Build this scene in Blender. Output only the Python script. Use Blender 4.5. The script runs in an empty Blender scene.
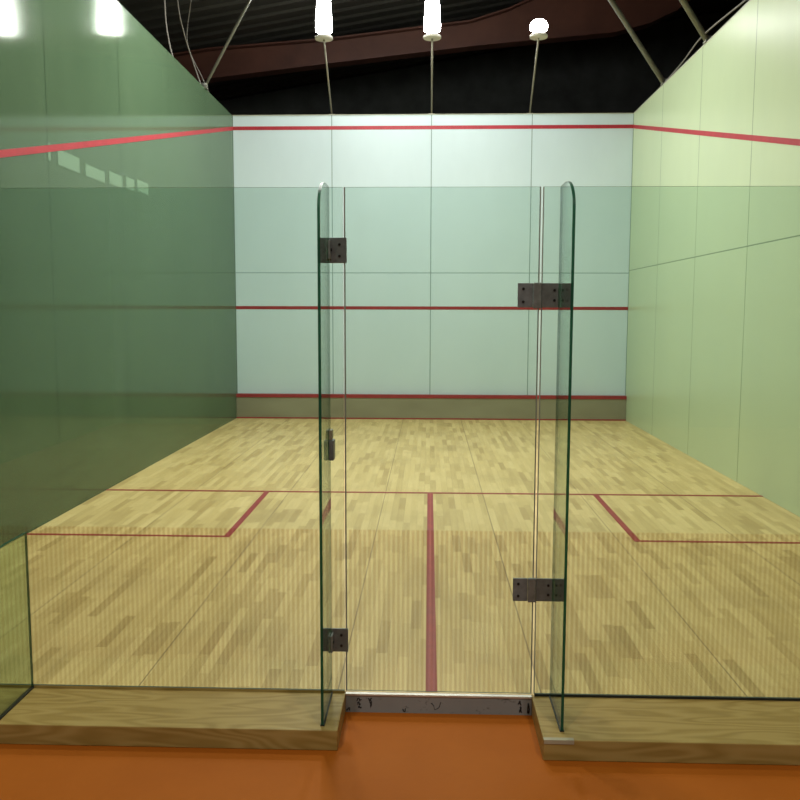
import bpy, bmesh, math, random
from mathutils import Vector, Matrix
random.seed(4)
SC = bpy.context.scene
COL = SC.collection

# ------------------------------------------------------------------ dimensions
HW = 3.2            # half width of the court
D = 10.14           # glass back wall (y = 0) to front wall
WT = 4.89           # wall top
GT = 2.30           # glass top
FZ = -0.09          # hall floor level (court floor is z = 0)
GY = -0.02          # plane of the glass back wall

# ------------------------------------------------------------------ materials
class NT:
    def __init__(s, name):
        s.m = bpy.data.materials.new(name); s.m.use_nodes = True
        s.t = s.m.node_tree; s.t.nodes.clear()
        s.out = s.n('ShaderNodeOutputMaterial')
    def n(s, typ, **kw):
        nd = s.t.nodes.new(typ)
        for k, v in kw.items(): setattr(nd, k, v)
        return nd
    def l(s, a, b): s.t.links.new(a, b)
    def val(s, sock, v):
        if hasattr(v, 'links') or isinstance(v, bpy.types.NodeSocket): s.l(v, sock)
        else: sock.default_value = v
    def math(s, op, a, b=None, c=None, clamp=False):
        nd = s.n('ShaderNodeMath', operation=op, use_clamp=clamp)
        s.val(nd.inputs[0], a)
        if b is not None: s.val(nd.inputs[1], b)
        if c is not None: s.val(nd.inputs[2], c)
        return nd.outputs[0]
    def pos(s):
        if not hasattr(s, '_p'):
            g = s.n('ShaderNodeNewGeometry'); s._g = g
            x = s.n('ShaderNodeSeparateXYZ'); s.l(g.outputs['Position'], x.inputs[0])
            s._p = (g.outputs['Position'], x.outputs[0], x.outputs[1], x.outputs[2])
        return s._p
    def scaled(s, sc):
        nd = s.n('ShaderNodeVectorMath', operation='MULTIPLY')
        s.l(s.pos()[0], nd.inputs[0]); nd.inputs[1].default_value = sc
        return nd.outputs[0]
    def noise(s, sc=(1,1,1), scale=1.0, detail=4, rough=.55):
        nd = s.n('ShaderNodeTexNoise')
        nd.inputs['Scale'].default_value = scale; nd.inputs['Detail'].default_value = detail
        nd.inputs['Roughness'].default_value = rough
        s.l(s.scaled(sc), nd.inputs['Vector'])
        return nd.outputs['Fac']
    def ramp(s, f, stops):
        nd = s.n('ShaderNodeValToRGB'); e = nd.color_ramp.elements
        while len(e) < len(stops): e.new(.5)
        for q, (p, c) in zip(e, stops):
            q.position = p; q.color = (*c, 1) if len(c) == 3 else c
        s.l(f, nd.inputs[0]); return nd.outputs[0]
    def mix(s, f, a, b, mode='MIX'):
        nd = s.n('ShaderNodeMix', data_type='RGBA', blend_type=mode)
        s.val(nd.inputs[0], f)
        for i, v in ((6, a), (7, b)):
            if isinstance(v, tuple): nd.inputs[i].default_value = (*v, 1) if len(v) == 3 else v
            else: s.l(v, nd.inputs[i])
        return nd.outputs[2]
    def seam(s, coord, period, offset, half):
        # 1 on a thin joint line repeated every `period` metres
        a = s.math('SUBTRACT', coord, offset)
        a = s.math('DIVIDE', a, period)
        a = s.math('ADD', a, .5)
        f = s.math('FRACT', a)
        f = s.math('SUBTRACT', f, .5)
        f = s.math('ABSOLUTE', f)
        f = s.math('MULTIPLY', f, period)
        return s.math('LESS_THAN', f, half)
    def principled(s, color, rough=.5, metal=0., spec=.5, bump=None, bstr=.1, **kw):
        p = s.n('ShaderNodeBsdfPrincipled')
        if isinstance(color, tuple): p.inputs['Base Color'].default_value = (*color, 1)
        else: s.l(color, p.inputs['Base Color'])
        s.val(p.inputs['Roughness'], rough); p.inputs['Metallic'].default_value = metal
        p.inputs['Specular IOR Level'].default_value = spec
        for k, v in kw.items(): p.inputs[k].default_value = v
        if bump is not None:
            b = s.n('ShaderNodeBump'); b.inputs['Strength'].default_value = bstr; b.inputs['Distance'].default_value = .01
            s.l(bump, b.inputs['Height']); s.l(b.outputs[0], p.inputs['Normal'])
        return p
    def done(s, shader):
        s.l(shader.outputs[0] if hasattr(shader, 'outputs') else shader, s.out.inputs[0]); return s.m
    def schlick(s, f0):
        g = s.n('ShaderNodeNewGeometry')
        d = s.n('ShaderNodeVectorMath', operation='DOT_PRODUCT')
        s.l(g.outputs['Incoming'], d.inputs[0]); s.l(g.outputs['Normal'], d.inputs[1])
        c = s.math('ABSOLUTE', d.outputs['Value'])
        c = s.math('SUBTRACT', 1., c, clamp=True)
        c = s.math('POWER', c, 5.)
        return s.math('MULTIPLY_ADD', c, 1 - f0, f0)

def simple(name, color, rough=.5, metal=0., spec=.5, vary=.12, scale=8.):
    t = NT(name)
    f = t.noise((1,1,1), scale)
    a = tuple(c * (1 - vary) for c in color); b = tuple(min(1, c * (1 + vary)) for c in color)
    return t.done(t.principled(t.ramp(f, [(.3, a), (.7, b)]), rough, metal, spec))

def emitter(name, color, strength):
    t = NT(name); e = t.n('ShaderNodeEmission')
    e.inputs[0].default_value = (*color, 1); e.inputs[1].default_value = strength
    return t.done(e)

def panel_wall(name, base, dark, axis, period, offset, zj, joint, rough, blot=.06):
    t = NT(name); _, x, y, z = t.pos()
    n1 = t.noise((1, 1, .5), .9, 5); n2 = t.noise((1, 1, .35), 6., 5)
    c = t.ramp(n1, [(.25, dark), (.75, base)])
    c = t.mix(t.math('MULTIPLY', n2, blot * 2), c, tuple(v * .6 for v in base))
    s = t.seam(x if axis == 0 else y, period, offset, .007)
    h = t.math('LESS_THAN', t.math('ABSOLUTE', t.math('SUBTRACT', z, zj)), .006)
    s = t.math('MAXIMUM', s, h)
    c = t.mix(t.math('MULTIPLY', s, .85), c, joint)
    return t.done(t.principled(c, rough, spec=.4, bump=t.math('MULTIPLY', s, -1.), bstr=.3))

M = {}
M['front'] = panel_wall('front_wall_panels', (.62, .765, .80), (.565, .71, .745), 0, 1.6, 0., 2.39, (.16, .26, .24), .35)
M['right'] = panel_wall('right_wall_panels', (.555, .675, .425), (.50, .62, .40), 1, 1.7, D, 2.43, (.12, .2, .1), .30)

def left_wall_mat():
    # green back-painted glass panels: half opaque, mirror-like at a glance angle
    t = NT('dark_green_glass_panels'); _, x, y, z = t.pos()
    n = t.noise((1, 1, .4), 1.1, 5)
    c = t.ramp(n, [(.25, (.108, .18, .105)), (.75, (.14, .222, .132))])
    s = t.math('MULTIPLY', t.seam(y, 1.7, D, .007), .7)
    c = t.mix(s, c, (.02, .04, .025))
    d = t.n('ShaderNodeBsdfDiffuse'); t.l(c, d.inputs[0])
    tr = t.n('ShaderNodeBsdfTransparent'); tr.inputs[0].default_value = (.62, .74, .62, 1)
    mx = t.n('ShaderNodeMixShader'); mx.inputs[0].default_value = .38
    t.l(d.outputs[0], mx.inputs[1]); t.l(tr.outputs[0], mx.inputs[2])
    g = t.n('ShaderNodeBsdfGlossy'); g.inputs['Roughness'].default_value = .085
    g.inputs[0].default_value = (.9, .95, .9, 1)
    m2 = t.n('ShaderNodeMixShader')
    t.l(t.math('MULTIPLY', t.schlick(.05), .62), m2.inputs[0]); t.l(mx.outputs[0], m2.inputs[1]); t.l(g.outputs[0], m2.inputs[2])
    return t.done(m2)
M['left'] = left_wall_mat()

def court_floor():
    t = NT('maple_strip_floor'); p, x, y, z = t.pos()
    w = .057
    row = t.math('FLOOR', t.math('DIVIDE', x, w))
    wn = t.n('ShaderNodeTexWhiteNoise', noise_dimensions='1D'); t.l(row, wn.inputs['W'])
    off = t.math('MULTIPLY', wn.outputs['Value'], 3.7)
    ys = t.math('ADD', t.math('DIVIDE', y, .46), off)
    st = t.math('FLOOR', ys)
    cb = t.n('ShaderNodeCombineXYZ'); t.l(row, cb.inputs[0]); t.l(st, cb.inputs[1])
    w2 = t.n('ShaderNodeTexWhiteNoise', noise_dimensions='2D'); t.l(cb.outputs[0], w2.inputs['Vector'])
    c = t.ramp(w2.outputs['Value'], [(0., (.42, .285, .10)), (.16, (.55, .395, .155)), (.5, (.66, .485, .20)), (1., (.78, .59, .265))])
    gr = t.noise((38, 2.2, 1), 1., 6)
    c = t.mix(.30, c, t.ramp(gr, [(.3, (.50, .34, .125)), (.7, (.76, .56, .265))]))
    big = t.noise((1, 1, 1), 1.1, 4)
    c = t.mix(t.math('MULTIPLY', t.math('SUBTRACT', big, .52, clamp=True), 1.6, clamp=True), c, (.33, .23, .09))
    fx = t.math('ABSOLUTE', t.math('SUBTRACT', t.math('FRACT', t.math('DIVIDE', x, w)), .5))
    gx = t.math('GREATER_THAN', fx, .482)
    gy = t.math('GREATER_THAN', t.math('ABSOLUTE', t.math('SUBTRACT', t.math('FRACT', ys), .5)), .498)
    g = t.math('MAXIMUM', gx, gy)
    c = t.mix(t.math('MULTIPLY', g, .35), c, (.2, .12, .04))
    sm = t.seam(x, .945, -.436, .0035)
    c = t.mix(t.math('MULTIPLY', sm, .65), c, (.12, .07, .03))
    return t.done(t.principled(c, .38, spec=.35, bump=gr, bstr=.02))
M['maple'] = court_floor()

def glass():
    # clear safety glass with a pinstripe band up to knee height
    t = NT('tinted_safety_glass'); _, x, y, z = t.pos()
    band = t.math('LESS_THAN', z, .774)
    ph = t.math('FRACT', t.math('DIVIDE', x, .022))
    tri = t.math('ABSOLUTE', t.math('SUBTRACT', ph, .5))
    st = t.math('SMOOTH_MIN', t.math('MULTIPLY', t.math('SUBTRACT', tri, .14), 6., clamp=True), 1., .1)
    k = t.math('MULTIPLY', t.math('MULTIPLY', band, st), 1.)
    col = t.mix(k, (.872, .928, .90), (.79, .79, .73))
    col = t.mix(t.math('MULTIPLY', t.math('MULTIPLY', band, .35), 1.), col, (.86, .86, .78))
    tr = t.n('ShaderNodeBsdfTransparent'); t.l(col, tr.inputs[0])
    g = t.n('ShaderNodeBsdfGlossy'); g.inputs['Roughness'].default_value = .0
    mx = t.n('ShaderNodeMixShader'); t.l(t.schlick(.042), mx.inputs[0])
    t.l(tr.outputs[0], mx.inputs[1]); t.l(g.outputs[0], mx.inputs[2])
    return t.done(mx)
M['glass'] = glass()
def fin_glass():
    t = NT('green_fin_glass')
    tr = t.n('ShaderNodeBsdfTransparent'); tr.inputs[0].default_value = (.80, .90, .82, 1)
    g = t.n('ShaderNodeBsdfGlossy'); g.inputs['Roughness'].default_value = .0
    mx = t.n('ShaderNodeMixShader'); t.l(t.schlick(.042), mx.inputs[0])
    t.l(tr.outputs[0], mx.inputs[1]); t.l(g.outputs[0], mx.inputs[2])
    return t.done(mx)
M['fin'] = fin_glass()
def edge_glass(name, dif, trn, f):
    t = NT(name)
    d = t.n('ShaderNodeBsdfPrincipled'); d.inputs['Base Color'].default_value = (*dif, 1); d.inputs['Roughness'].default_value = .45; d.inputs['Specular IOR Level'].default_value = .25
    tr = t.n('ShaderNodeBsdfTransparent'); tr.inputs[0].default_value = (*trn, 1)
    mx = t.n('ShaderNodeMixShader'); mx.inputs[0].default_value = f
    t.l(d.outputs[0], mx.inputs[1]); t.l(tr.outputs[0], mx.inputs[2])
    return t.done(mx)
M['edge'] = edge_glass('polished_glass_edge', (.10, .13, .11), (.7, .8, .72), .35)
M['finedge'] = edge_glass('deep_green_glass_edge', (.012, .075, .04), (.1, .35, .2), .15)

def plinth_wood():
    t = NT('varnished_timber'); p, x, y, z = t.pos()
    n = t.noise((1.2, 7, 7), 1.3, 6, .6)
    big = t.noise((.55, 3.5, 3.5), 1.6, 2)
    ring = t.math('SINE', t.math('ADD', t.math('MULTIPLY', big, 75.), t.math('MULTIPLY', n, 5.)))
    f = t.math('ADD', t.math('MULTIPLY', ring, .17), t.math('ADD', t.math('MULTIPLY', n, .5), .22))
    c = t.ramp(f, [(.12, (.24, .155, .032)), (.5, (.345, .24, .068)), (.85, (.42, .305, .10))])
    return t.done(t.principled(c, .42, spec=.3))
M['plinth'] = plinth_wood()

def hall_floor():
    t = NT('orange_rubber_floor')
    n = t.noise((1, 1, 1), 1.3, 6); n2 = t.noise((1, 1, 1), 30., 3)
    c = t.ramp(n, [(.25, (.345, .088, .0065)), (.75, (.45, .125, .011))])
    c = t.mix(t.math('MULTIPLY', n2, .25), c, (.30, .085, .008))
    return t.done(t.principled(c, .6, spec=.1, bump=n2, bstr=.05))
M['orange'] = hall_floor()

def tin_mat():
    t = NT('grey_olive_board')
    n = t.noise((.6, 1, 1.5), 1.3, 4)
    c = t.ramp(n, [(.25, (.20, .18, .115)), (.75, (.30, .29, .19))])
    return t.done(t.principled(c, .5))
M['tin'] = tin_mat()

def threshold_mat():
    t = NT('scuffed_grey_metal'); _, x, y, z = t.pos()
    n = t.noise((16, 1, 22), 1., 5, .7); n2 = t.noise((2, 1, 3), 1., 3)
    c = t.ramp(n2, [(.3, (.20, .215, .205)), (.7, (.27, .285, .27))])
    mk = t.math('MULTIPLY', t.math('SUBTRACT', n, .60, clamp=True), 9., clamp=True)
    c = t.mix(mk, c, (.03, .03, .03))
    return t.done(t.principled(c, .45, 0.))
M['threshold'] = threshold_mat()

def roof_deck():
    t = NT('ribbed_steel_deck')
    n = t.noise((.4, 2, 1), 1., 4)
    c = t.ramp(n, [(.3, (.028, .028, .022)), (.7, (.05, .05, .04))])  # shade under the roof put into the colour, near-black despite the lamps
    return t.done(t.principled(c, .6, .2))
M['deck'] = roof_deck()

M['red'] = simple('red_marking', (.30, .024, .028), .5)
M['redwall'] = simple('red_wall_tape', (.40, .022, .036), .45)
M['pink'] = simple('faded_red_marking', (.38, .05, .04), .5)
M['black'] = simple('black_gasket', (.012, .014, .013), .5)
M['alu'] = simple('pale_aluminium', (.62, .60, .52), .35, .5)
M['hinge'] = simple('dark_grey_steel', (.15, .165, .16), .45, .1, vary=.2, scale=40)
M['pivot'] = simple('mid_grey_steel', (.20, .22, .21), .42, .1, vary=.2, scale=40)
M['screw'] = simple('screw_steel', (.02, .02, .02), .4, .4)
M['arm'] = simple('galvanised_tube', (.30, .29, .23), .45, .4)
M['strut'] = simple('grey_steel_tube', (.22, .23, .195), .5, .3)
M['cable'] = simple('dusty_grey_cable', (.2, .19, .165), .7)
M['plate'] = simple('white_lamp_plate', (.75, .73, .66), .4)
M['maroon'] = simple('maroon_painted_steel', (.095, .034, .02), .6, vary=.2, scale=2)
M['hall_dark'] = simple('shade_dark_cladding', (.045, .05, .045), .8, vary=.35, scale=2)  # near-black base colour stands in for the unlit hall
M['hall_back'] = simple('hall_back_wall_paint', (.16, .17, .15), .8)
M['tape'] = simple('grey_corner_tape', (.36, .33, .22), .45)
M['housing'] = simple('grey_lamp_housing', (.2, .2, .2), .5, .4)
M['wall_cap'] = simple('pale_wall_edge', (.5, .52, .42), .5)
M['lit'] = emitter('lamp_glow', (1., .985, .945), 64.)
M['seal'] = simple('grey_edge_seal', (.26, .275, .235), .5)
M['lens'] = emitter('lens_glow', (1., .985, .945), 6.)
M['daylit'] = emitter('daylit_window_pane', (.85, .9, .8), 2.9)

# ------------------------------------------------------------------ mesh helpers
class MB:
    def __init__(s): s.bm = bmesh.new()
    def box(s, x0, x1, y0, y1, z0, z1, mi=0, bev=0.):
        vs = [s.bm.verts.new(v) for v in ((x0,y0,z0),(x1,y0,z0),(x1,y1,z0),(x0,y1,z0),(x0,y0,z1),(x1,y0,z1),(x1,y1,z1),(x0,y1,z1))]
        fs = []
        for f in ((0,3,2,1),(4,5,6,7),(0,1,5,4),(1,2,6,5),(2,3,7,6),(3,0,4,7)):
            q = s.bm.faces.new([vs[i] for i in f]); q.material_index = mi; fs.append(q)
        if bev:
            es = {e for f in fs for e in f.edges}
            bmesh.ops.bevel(s.bm, geom=list(es), offset=bev, segments=2, affect='EDGES', profile=.5)
        return s
    def tube(s, a, b, r, n=12, r2=None, mi=0):
        a = Vector(a); b = Vector(b); r2 = r if r2 is None else r2
        d = (b - a).normalized(); q = d.to_track_quat('Z', 'Y')
        A = []; B = []
        for k in range(n):
            o = q @ Vector((math.cos(2*math.pi*k/n), math.sin(2*math.pi*k/n), 0))
            A.append(s.bm.verts.new(a + o*r)); B.append(s.bm.verts.new(b + o*r2))
        for k in range(n):
            f = s.bm.faces.new((A[k], A[(k+1)%n], B[(k+1)%n], B[k])); f.smooth = True; f.material_index = mi
        s.bm.faces.new(A[::-1]).material_index = mi; s.bm.faces.new(B).material_index = mi
        return s
    def path(s, pts, r, n=8):
        rings = []; P = [Vector(p) for p in pts]
        for i, p in enumerate(P):
            d = (P[min(i+1, len(P)-1)] - P[max(i-1, 0)]).normalized(); q = d.to_track_quat('Z', 'Y')
            rings.append([s.bm.verts.new(p + q @ Vector((math.cos(2*math.pi*k/n)*r, math.sin(2*math.pi*k/n)*r, 0))) for k in range(n)])
        for A, B in zip(rings, rings[1:]):
            for k in range(n):
                s.bm.faces.new((A[k], A[(k+1)%n], B[(k+1)%n], B[k])).smooth = True
        s.bm.faces.new(rings[0][::-1]); s.bm.faces.new(rings[-1])
        return s
    def lathe(s, c, prof, n=24):
        c = Vector(c); rings = []
        for r, z in prof:
            rings.append([s.bm.verts.new(c + Vector((r*math.cos(2*math.pi*k/n), r*math.sin(2*math.pi*k/n), z))) for k in range(n)])
        for A, B in zip(rings, rings[1:]):
            for k in range(n):
                s.bm.faces.new((A[k], A[(k+1)%n], B[(k+1)%n], B[k])).smooth = True
        s.bm.faces.new(rings[0][::-1]); s.bm.faces.new(rings[-1])
        return s
    def prism(s, poly, axis, t0, t1, side_mi=0):
        # poly: 2D outline in the plane normal to `axis`; extruded from t0 to t1
        def P(u, v, t): return (t, u, v) if axis == 0 else ((u, t, v) if axis == 1 else (u, v, t))
        A = [s.bm.verts.new(P(u, v, t0)) for u, v in poly]; B = [s.bm.verts.new(P(u, v, t1)) for u, v in poly]
        s.bm.faces.new(A); s.bm.faces.new(B[::-1]); n = len(poly)
        for k in range(n):
            s.bm.faces.new((A[k], B[k], B[(k+1)%n], A[(k+1)%n])).material_index = side_mi
        return s
    def build(s, name, mats, parent=None, bevel=0.):
        if not isinstance(mats, (list, tuple)): mats = [mats]
        if bevel:
            bmesh.ops.bevel(s.bm, geom=list(s.bm.edges), offset=bevel, segments=2, affect='EDGES', profile=.5)
        bmesh.ops.recalc_face_normals(s.bm, faces=s.bm.faces)
        if parent is not None:
            org = Vector(parent.get('_o', (0, 0, 0)))
            bmesh.ops.translate(s.bm, verts=s.bm.verts, vec=-org)
        me = bpy.data.meshes.new(name); s.bm.to_mesh(me); s.bm.free()
        for m in mats: me.materials.append(m)
        o = bpy.data.objects.new(name, me); COL.objects.link(o)
        if parent is not None:
            o.parent = parent; o['_o'] = parent.get('_o', (0., 0., 0.))
        return o

def tag(o, label, cat, group=None):
    o['label'] = label; o['category'] = cat
    if group: o['group'] = group
    return o
def thing(name, loc, label, cat, group=None):
    o = bpy.data.objects.new(name, None); COL.objects.link(o)
    o.location = loc; o.empty_display_size = .1
    o['_o'] = tuple(float(v) for v in loc)
    return tag(o, label, cat, group)
def struct(o, label=None):
    o['kind'] = 'structure'
    if label: o['label'] = label
    return o

# ------------------------------------------------------------------ the court shell
floor = struct(MB().box(-HW, HW, GY + .011, D + .06, -.085, 0).build('floor', M['maple']), 'pale maple strip floor of the squash court with red markings')
e = .0025
MB().box(-HW, HW, 4.335, 4.385, -.001, e).build('short_line', M['red'], floor)
hl = MB().box(-.027, .027, GY + .02, 4.335, -.001, e).build('half_court_line', M['red'], floor)
MB().box(-.007, .007, GY + .02, 4.335, 0, e + .0008).build('line_centre', M['pink'], hl)
for sgn in (-1, 1):
    m = MB()
    a, b = sorted((sgn*1.575, sgn*1.625)); m.box(a, b, 2.70, 4.335, -.001, e)
    a, b = sorted((sgn*1.575, sgn*HW)); m.box(a, b, 2.66, 2.70, -.001, e)
    m.build('service_box_line', M['red'], floor)

wf = struct(MB().box(-HW - .03, HW + .03, D, D + .06, FZ, WT).build('wall_front', M['front']), 'pale blue white front wall of the court')
MB().box(-HW, HW, D - .003, D + .001, 4.663, 4.72).build('out_line', M['redwall'], wf)
MB().box(-HW, HW, D - .003, D + .001, 1.797, 1.849).build('service_line', M['red'], wf)
MB().box(-HW, HW, D - .012, D + .058, WT, WT + .008).build('wall_top_edge', M['wall_cap'], wf)

wl = struct(MB().box(-HW - .03, -HW, 0, D, FZ, WT).build('wall_left', M['left']), 'glossy dark green glass side wall on the left')
wr = struct(MB().box(HW, HW + .03, 0, D, FZ, WT).build('wall_right', M['right']), 'pale yellow green panelled side wall on the right')
def sloped(x0, x1, par):
    z = lambda y: 4.691 - .2335 * (D - y)
    MB().prism([(0, z(0) - .028), (D, z(D) - .028), (D, z(D) + .028), (0, z(0) + .028)], 0, x0, x1).build('out_line', M['redwall'], par)
sloped(-HW - .001, -HW + .003, wl); sloped(HW - .003, HW + .001, wr)
MB().box(HW - .004, HW + .034, 0, D, WT, WT + .012).build('wall_top_edge', M['wall_cap'], wr)

# tin
tb = thing('tin_board', (0, D - .05, 0), 'low grey olive tin board along the foot of the front wall', 'tin')
MB().box(-HW + .003, HW - .003, D - .09, D - .004, .0, .352).build('board', M['tin'], tb)
MB().box(-HW + .003, HW - .003, D - .10, D - .004, .352, .405).build('red_top_strip', M['red'], tb)
MB().box(-HW + .003, HW - .003, D - .094, D - .0901, .003, .022).build('red_bottom_strip', M['red'], tb)

# ------------------------------------------------------------------ the hall around it
struct(MB().box(-5.2, 7., -10, 16.5, FZ - .1, FZ).build('hall_floor', M['orange']), 'orange rubber floor of the hall outside the court')
rz = lambda x: 6.78 + .165 * (x + 4.2)
def roof():
    m = MB(); pts = []; y = -10.; k = 0
    while y < 16.5:                          # trapezoidal ribs running across
        for dy, dz in ((0, 0), (.05, .035), (.20, .035), (.25, 0)):
            pts.append((y + dy, dz))
        y += .40
    A = [m.bm.verts.new((-5.35, yy, rz(-5.35) + dz)) for yy, dz in pts]
    B = [m.bm.verts.new((7.15, yy, rz(7.15) + dz)) for yy, dz in pts]
    A2 = [m.bm.verts.new((-5.35, yy, rz(-5.35) + .12)) for yy, dz in (pts[0], pts[-1])]
    B2 = [m.bm.verts.new((7.15, yy, rz(7.15) + .12)) for yy, dz in (pts[0], pts[-1])]
    for i in range(len(pts) - 1): m.bm.faces.new((A[i], B[i], B[i+1], A[i+1]))
    m.bm.faces.new((A2[0], A2[1], B2[1], B2[0]))
    return m.build('ceiling', M['deck'])
struct(roof(), 'dark ribbed steel roof deck')
struct(MB().box(-5.35, -5.2, -10, 16.5, FZ - .1, rz(-5.35)).build('hall_wall_left', M['hall_dark']))
struct(MB().box(7., 7.15, -10, 16.5, FZ - .1, rz(7.)).build('hall_wall_right', M['hall_dark']))
hwf = struct(MB().prism([(-5.35, FZ - .1), (7.15, FZ - .1), (7.15, rz(7.15)), (-5.35, rz(-5.35))], 1, 16.5, 16.65).build('hall_wall_front', M['hall_dark']))
struct(MB().prism([(-5.35, FZ - .1), (7.15, FZ - .1), (7.15, rz(7.15)), (-5.35, rz(-5.35))], 1, -10.15, -10.).build('hall_wall_back', M['hall_back']))
# high windows of the side hall, seen dimly through the green glass
for i, (y0, y1, z0, z1) in enumerate(((7.74, 7.9, 3.77, 4.05), (8.05, 8.86, 3.76, 4.02), (9.0, 9.84, 3.76, 3.98), (9.95, 10.62, 3.79, 4.03), (10.72, 11.2, 3.82, 4.06), (11.27, 11.95, 3.85, 4.1))):
    w = struct(MB().box(-5.2, -5.19, y0 + .02, y1 - .02, z0 + .02, z1 - .02).build('window_%d' % (i + 1), M['daylit']))
    m = MB()
    m.box(-5.2, -5.17, y0, y0 + .02, z0, z1).box(-5.2, -5.17, y1 - .02, y1, z0, z1).box(-5.2, -5.17, y0 + .02, y1 - .02, z0, z0 + .02).box(-5.2, -5.17, y0 + .02, y1 - .02, z1 - .02, z1)
    m.build('window_frame', M['hall_dark'], w)

# roof rafter: tapered maroon I-beam
rb = thing('roof_rafter', (0, 12.9, 6.6), 'tapered maroon steel rafter crossing under the dark roof', 'beam')
bot = [(-5.18, 6.0), (-4.2, 6.21), (-1.93, 6.468), (.72, 6.757), (3.4, 6.99), (4.06, 7.15), (4.55, 7.38), (4.85, 7.62), (5.0, 7.9)]
top = [(5.05, rz(5.05) - .01), (3.4, rz(3.4) - .01), (2.2, 7.74), (1.4, 7.40), (.72, 7.20), (-1.93, 6.90), (-4.2, 6.74), (-5.18, 6.6)]
MB().prism(bot + top, 1, 12.89, 12.92).build('web', M['maroon'], rb)
off = [(x, z - .035) for x, z in bot]
MB().prism(off + bot[::-1], 1, 12.75, 13.05).build('bottom_flange', M['maroon'], rb)
tt = top[::-1]
MB().prism([(x, z - .03) for x, z in tt] + top, 1, 12.75, 12.89).build('top_flange', M['maroon'], rb)

# struts between wall tops and roof
def strut(base, dx, label, rad=.036):
    b = Vector(base); s = thing('roof_strut', base, label, 'strut', None)
    d = Vector((dx, 0, 1.15))
    t = (rz(b.x) - .0 - b.z) / (1.15 - .165 * dx)
    MB().tube(b + d*.012, b + d*t*.995, rad, 16).build('tube', M['strut'], s)
    MB().box(b.x - .05, b.x + .05, b.y - .05, b.y + .05, b.z, b.z + .02).tube((b.x - .05, b.y, b.z + .05), (b.x + .05, b.y, b.z + .05), .03, 12).build('foot_clamp', M['strut'], s)
    return s
strut((HW + .03, 8.47, WT + .012), -.79, 'grey steel strut leaning from right wall top, nearer the front wall')
strut((HW + .03, 6.63, WT + .012), -.76, 'grey steel strut leaning from right wall top, nearer the viewer')
strut((-HW - .02, 8.47, WT), .65, 'thin grey steel strut leaning inward from the left wall top', .02)
def cable(pts, label, r=.008):
    n = 24; P = [Vector(p) for p in pts]; out = []
    for i in range(len(P) - 1):
        for k in range(n if i == len(P) - 2 else n):
            t = k / n
            a = P[max(i-1, 0)]; b = P[i]; c = P[i+1]; d = P[min(i+2, len(P)-1)]
            out.append(.5*((2*b) + (c - a)*t + (2*a - 5*b + 4*c - d)*t*t + (3*b - a - 3*c + d)*t**3))
    out.append(P[-1])
    return tag(MB().path(out, r, 6).build('hanging_cable', M['cable']), label, 'cable')
cable([(-3.215, 8.3, WT), (-3.3, 8.2, 5.2), (-3.32, 7.9, 5.45), (-3.3, 7.55, 5.78), (-3.3, 7.3, rz(-3.3) - .005)], 'grey cable kinking up from left wall top, beside the thin strut', .009)
cable([(-3.215, 7.0, WT), (-3.25, 6.95, 5.1), (-3.27, 6.9, 5.5), (-3.26, 6.8, rz(-3.26) - .005)], 'straight grey cable rising from left wall top, leftmost of the cables', .010)
cable([(-3.215, 8.75, WT), (-3.3, 8.7, 5.1), (-3.45, 8.5, 5.55), (-3.3, 8.2, 6.2), (-3.5, 8.0, rz(-3.5) - .005)], 'loose grey cable behind the thin left strut', .007)
cable([(HW + .015, 8.4, WT + .03), (HW + .015, 7.6, 4.96), (HW - .02, 6.7, 5.0), (HW + .015, 5.6, 4.97), (HW + .015, 4.8, WT + .02)], 'slack grey cable lying along the right wall top', .010)

# ------------------------------------------------------------------ flood lamps on arms above the front wall
def flood(x, label, tall):
    f = thing('flood_lamp', (x, D + .03, WT + .008), label, 'lamp', None)
    ly, lz = 9.19, 5.765
    MB().tube((x, D + .03, WT + .015), (x, ly, lz - .0), .014, 12).build('arm', M['arm'], f)
    MB().box(x - .05, x + .05, D + .005, D + .055, WT + .008, WT + .02).build('wall_bracket', M['arm'], f)
    MB().lathe((x, ly, lz), [(.128, 0), (.132, .006), (.132, .032), (.12, .04)], 32).build('base_plate', M['plate'], f)
    if tall: prof = [(.09, .105), (.120, .115), (.124, .17), (.118, .30), (.102, .52), (.094, .62), (.07, .655), (.03, .67)]
    else: prof = [(.09, .105), (.12, .112), (.132, .14), (.128, .18), (.105, .22), (.072, .242), (.03, .25)]
    MB().lathe((x, ly, lz), prof, 32).build('bulb', M['lit'], f)
    MB().lathe((x, ly, lz), [(.07, .040), (.07, .106)], 24).build('neck', M['arm'], f)
flood(-1.6, 'tall lit flood lamp on an arm, leftmost of three above the front wall', True)
flood(0., 'tall lit flood lamp on an arm above the middle of the front wall', True)
flood(1.56, 'short round lit flood lamp on an arm, rightmost above the front wall', False)

# ------------------------------------------------------------------ timber plinths and threshold
PD = -.40
DL, DR = -.398, .458          # door opening
pl = thing('timber_plinth', (-1.8, -.2, FZ), 'olive brown timber plinth left of the doorway', 'plinth')
MB().box(-HW, DL, PD + .02, GY + .0105, FZ, 0, bev=.004).build('plank', M['plinth'], pl)
pr = thing('timber_plinth', (1.8, -.2, FZ), 'olive brown timber plinth right of the doorway with grey corner tape', 'plinth')
MB().box(DR + .004, HW, PD - .025, GY + .0105, FZ, 0, bev=.004).build('plank', M['plinth'], pr)
MB().box(DR + .006, DR + .13, PD - .0275, PD - .005, -.016, .0015).build('corner_tape', M['tape'], pr)
th = thing('door_threshold', (.03, GY, FZ), 'scuffed grey metal riser under the glass door', 'threshold')
MB().box(DL + .001, DR + .003, GY - .008, GY + .0105, FZ, -.009).build('riser', M['threshold'], th)
MB().box(DL + .001, DR + .003, GY - .012, GY + .0105, -.009, -.001).build('edge_strip', M['alu'], th)
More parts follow.
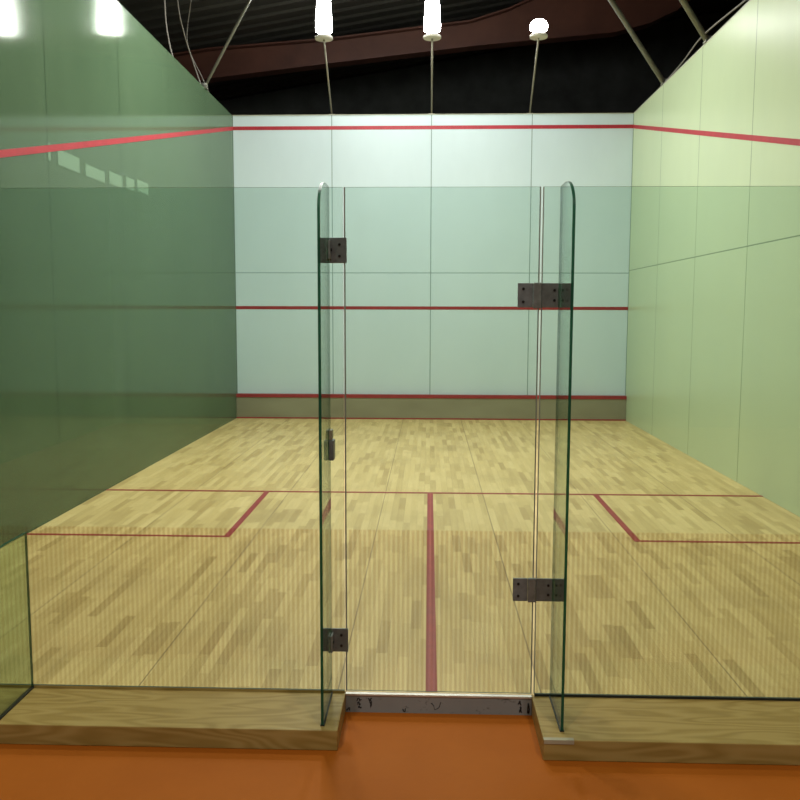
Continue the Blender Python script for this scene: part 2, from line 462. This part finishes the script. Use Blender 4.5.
for x, z, w, h in ((-.335, -.028, .022, .012), (-.336, -.046, .016, .012), (-.332, -.064, .020, .010), (-.285, -.026, .022, .014), (-.281, -.05, .012, .026), (-.385, -.074, .022, .014), (-.125, -.076, .020, .012), (.02, -.052, .05, .03), (.405, -.03, .014, .018), (.410, -.06, .012, .024), (.447, -.05, .012, .05)):
    P = []
    for k in range(9):
        a = k / 8
        P.append((x + w*(a - .5)*.8 + random.uniform(-.15, .15)*w, GY - .0082, z + h*.5*math.sin(a*7 + x*40) + random.uniform(-.2, .2)*h))
    MB().path(P, .0016 if w > .04 else .0028, 6).build('scuff_mark', M['black'], th)

# ------------------------------------------------------------------ glass back wall
T = .006
def pane_mesh(x0, x1, z0, z1):
    m = MB(); m.box(x0, x1, GY - T, GY + T, z0, z1)
    for f in m.bm.faces:
        f.normal_update()
        if abs(f.normal.y) < .5: f.material_index = 1
    return m
G2 = [M['glass'], M['edge']]
def panel(x0, x1, label, gasket_mat):
    g = thing('glass_screen', ((x0 + x1)/2, GY, 0), label, 'glass screen', None)
    pane_mesh(x0, x1, .012, GT).build('pane', G2, g)
    MB().box(x0, x1, GY - T, GY + T, .0005, .0118).build('gasket', gasket_mat, g)
    if x0 > 0: MB().box(x0 - .0038, x0 - .0002, GY - T, GY + T, .012, GT).build('edge_seal', M['seal'], g)
FXL, FXR, FXO = -.466, .549, -1.872
panel(-HW + .004, DL - .004, 'tall clear glass screen left of the glass door', M['plinth'])
panel(DR + .016, HW - .004, 'tall clear glass screen right of the glass door with black bottom gasket', M['black'])

def screw(x, z, y, par, r=.006):
    MB().tube((x, y + .004, z), (x, y - .0035, z), r, 12).build('screw', M['screw'], par)
door = thing('glass_door', (DR, GY, 0), 'frameless clear glass door between the two tall glass fins', 'door')
pane_mesh(DL + .007, DR - .002, .012, GT).build('pane', G2, door)
MB().box(DL + .0015, DL + .0068, GY - .0061, GY + .0061, .012, GT).build('edge_seal', M['seal'], door)
MB().box(DR - .0018, DR + .0022, GY - .0061, GY + .0061, .012, GT).build('edge_seal', M['seal'], door)
for zc in (1.833, .508):
    h = MB().box(.366, .432, GY - .017, GY - T, zc - .053, zc + .053, bev=.002).build('hinge', M['hinge'], door)
    MB().box(.433, .4690, GY - .024, GY - T, zc - .057, zc + .055, bev=.004).build('pivot_block', M['pivot'], h)
    screw(.39, zc + .028, GY - .017, h); screw(.39, zc - .028, GY - .017, h)

def fin(x, h, depth, r, label):
    f = thing('glass_fin', (x, GY - depth/2, 0), label, 'glass fin', None)
    y1 = GY - T - .001; y0 = GY - depth
    poly = [(y1, .006), (y1, h)]
    for k in range(0, 13):
        a = math.pi/2 * k/12
        poly.append((y0 + r*1.6 - r*1.6*math.sin(a), h - r + r*math.cos(a)))
    poly.append((y0, .006))
    m = MB(); m.prism(poly, 0, x - T, x + T)
    for q in m.bm.faces:
        q.normal_update()
        if abs(q.normal.x) < .5: q.material_index = 1
    m.build('pane', [M['fin'], M['finedge']], f)
    MB().box(x - .009, x + .009, y0, y1, .0005, .0065).build('gasket', M['black'], f)
    return f
fl = fin(FXL, GT, .325, .13, 'tall round-cornered glass fin left of the door')
fr = fin(FXR, GT, .335, .13, 'tall round-cornered glass fin right of the door')
fin(FXO, .745, .37, .11, 'low round-cornered glass fin at the left edge')
for zc in (2.027, .258):
    b = MB().box(FXL + T + .0005, -.384, GY - .017, GY - T - .001, zc - .055, zc + .055, bev=.002).build('clamp', M['hinge'], fl)
    MB().box(-.508, FXL - T - .0005, GY - .017, GY - T - .001, zc - .055, zc + .055, bev=.002).build('clamp_wing', M['hinge'], b)
    MB().box(FXL + T + .0005, FXL + .016, GY - .072, GY - .017, zc - .04, zc + .04, bev=.002).build('clamp_flange', M['pivot'], b)
    screw(-.415, zc + .025, GY - .017, b); screw(-.415, zc - .025, GY - .017, b)
    MB().tube((FXL + .014, GY - .045, zc), (FXL + .021, GY - .045, zc), .007, 12).build('screw', M['screw'], b)
for zc in (1.833, .508):
    b = MB().box(.4702, FXR - T - .0005, GY - .017, GY - T - .001, zc - .053, zc + .053, bev=.002).build('hinge_leaf', M['hinge'], fr)
    screw(.525, zc + .022, GY - .017, b); screw(.525, zc - .022, GY - .017, b)
    c = MB().box(FXR + T + .0005, FXR + .055, GY - .017, GY - T - .001, zc - .053, zc + .053, bev=.002).build('clamp_wing', M['hinge'], fr)
    screw(FXR + .03, zc + .025, GY - .017, c); screw(FXR + .03, zc - .025, GY - .017, c)
# latch keep half way up the left fin
k = MB().box(FXL + T + .0005, FXL + .028, GY - .085, GY - .020, 1.105, 1.195, bev=.004).build('latch_keep', M['hinge'], fl)
MB().box(FXL + T + .0005, FXL + .02, GY - .08, GY - .024, 1.197, 1.240, bev=.003).build('latch_cover', M['tin'], k)

# ------------------------------------------------------------------ unseen lamps added above the frame to brighten court and hall
def fill_lamp(x, y, z, energy, label, tilt=(0, 0), col=(1, .985, .92), spread=math.radians(170)):
    h = thing('added_pendant', (x, y, z), label, 'lamp')
    MB().tube((x, y, z + .2), (x, y, rz(x) - .003), .012, 8).build('drop_rod', M['arm'], h)
    MB().lathe((x, y, z), [(.24, 0), (.24, .02), (.13, .16), (.08, .2), (.05, .21)], 28).build('reflector', M['housing'], h)
    MB().lathe((x, y, z - .022), [(.2, 0), (.22, .012), (.22, .021)], 28).build('lens', M['lens'], h)
    L = bpy.data.lights.new('added_fill_light', 'AREA'); L.shape = 'DISK'; L.size = .42; L.energy = energy; L.color = col; L.spread = spread
    o = bpy.data.objects.new('added_fill_light', L); COL.objects.link(o)
    o.location = (0, 0, -.03); o.parent = h
    o.rotation_euler = (tilt[0], tilt[1], 0)
E_ = 120
for i, (x, y, en) in enumerate(((-1.3, 5.6, 1.7), (.0, 7.2, 1.0), (1.2, 6.0, .4), (-1.2, 2.4, 1.05))):
    fill_lamp(x, y, 6.35, E_ * en, 'unseen pendant lamp added to light the court, %s' % ('left side', 'middle', 'right side', 'above the glass wall')[i])
fill_lamp(-2., -4.5, 6.3, 148, 'unseen pendant lamp added to light the hall behind the viewer, left', col=(1, .96, .89))
fill_lamp(2., -4.5, 6.3, 148, 'unseen pendant lamp added to light the hall behind the viewer, right', col=(1, .96, .89))

w = bpy.data.worlds.new('hall_air'); SC.world = w; w.use_nodes = True
w.node_tree.nodes['Background'].inputs[0].default_value = (.9, 1., .95, 1); w.node_tree.nodes['Background'].inputs[1].default_value = .02

# ------------------------------------------------------------------ camera
yaw, pit, rol = -0.03390, -0.10369, 0.00245
fw = Vector((math.sin(yaw)*math.cos(pit), math.cos(yaw)*math.cos(pit), math.sin(pit)))
r = Vector((math.cos(yaw), -math.sin(yaw), 0)); u = r.cross(fw)
r2 = r*math.cos(rol) + u*math.sin(rol); u2 = -r*math.sin(rol) + u*math.cos(rol)
cam = bpy.data.cameras.new('camera'); co = bpy.data.objects.new('camera', cam); COL.objects.link(co)
mt = Matrix((r2, u2, -fw)).transposed().to_4x4(); mt.translation = Vector((-.0213, -3.783, 1.7597))
co.matrix_world = mt
cam.sensor_width = 36; cam.lens = 847.17 / 800 * 36; cam.clip_start = .02
SC.camera = co

for o in bpy.data.objects:
    if '_o' in o: del o['_o']
vs = SC.view_settings
vs.view_transform = 'Standard'; vs.look = 'None'; vs.gamma = 1; vs.use_curve_mapping = False
vs.exposure = 0.0
SC.cycles.max_bounces = 12; SC.cycles.transparent_max_bounces = 24; SC.cycles.use_denoising = True
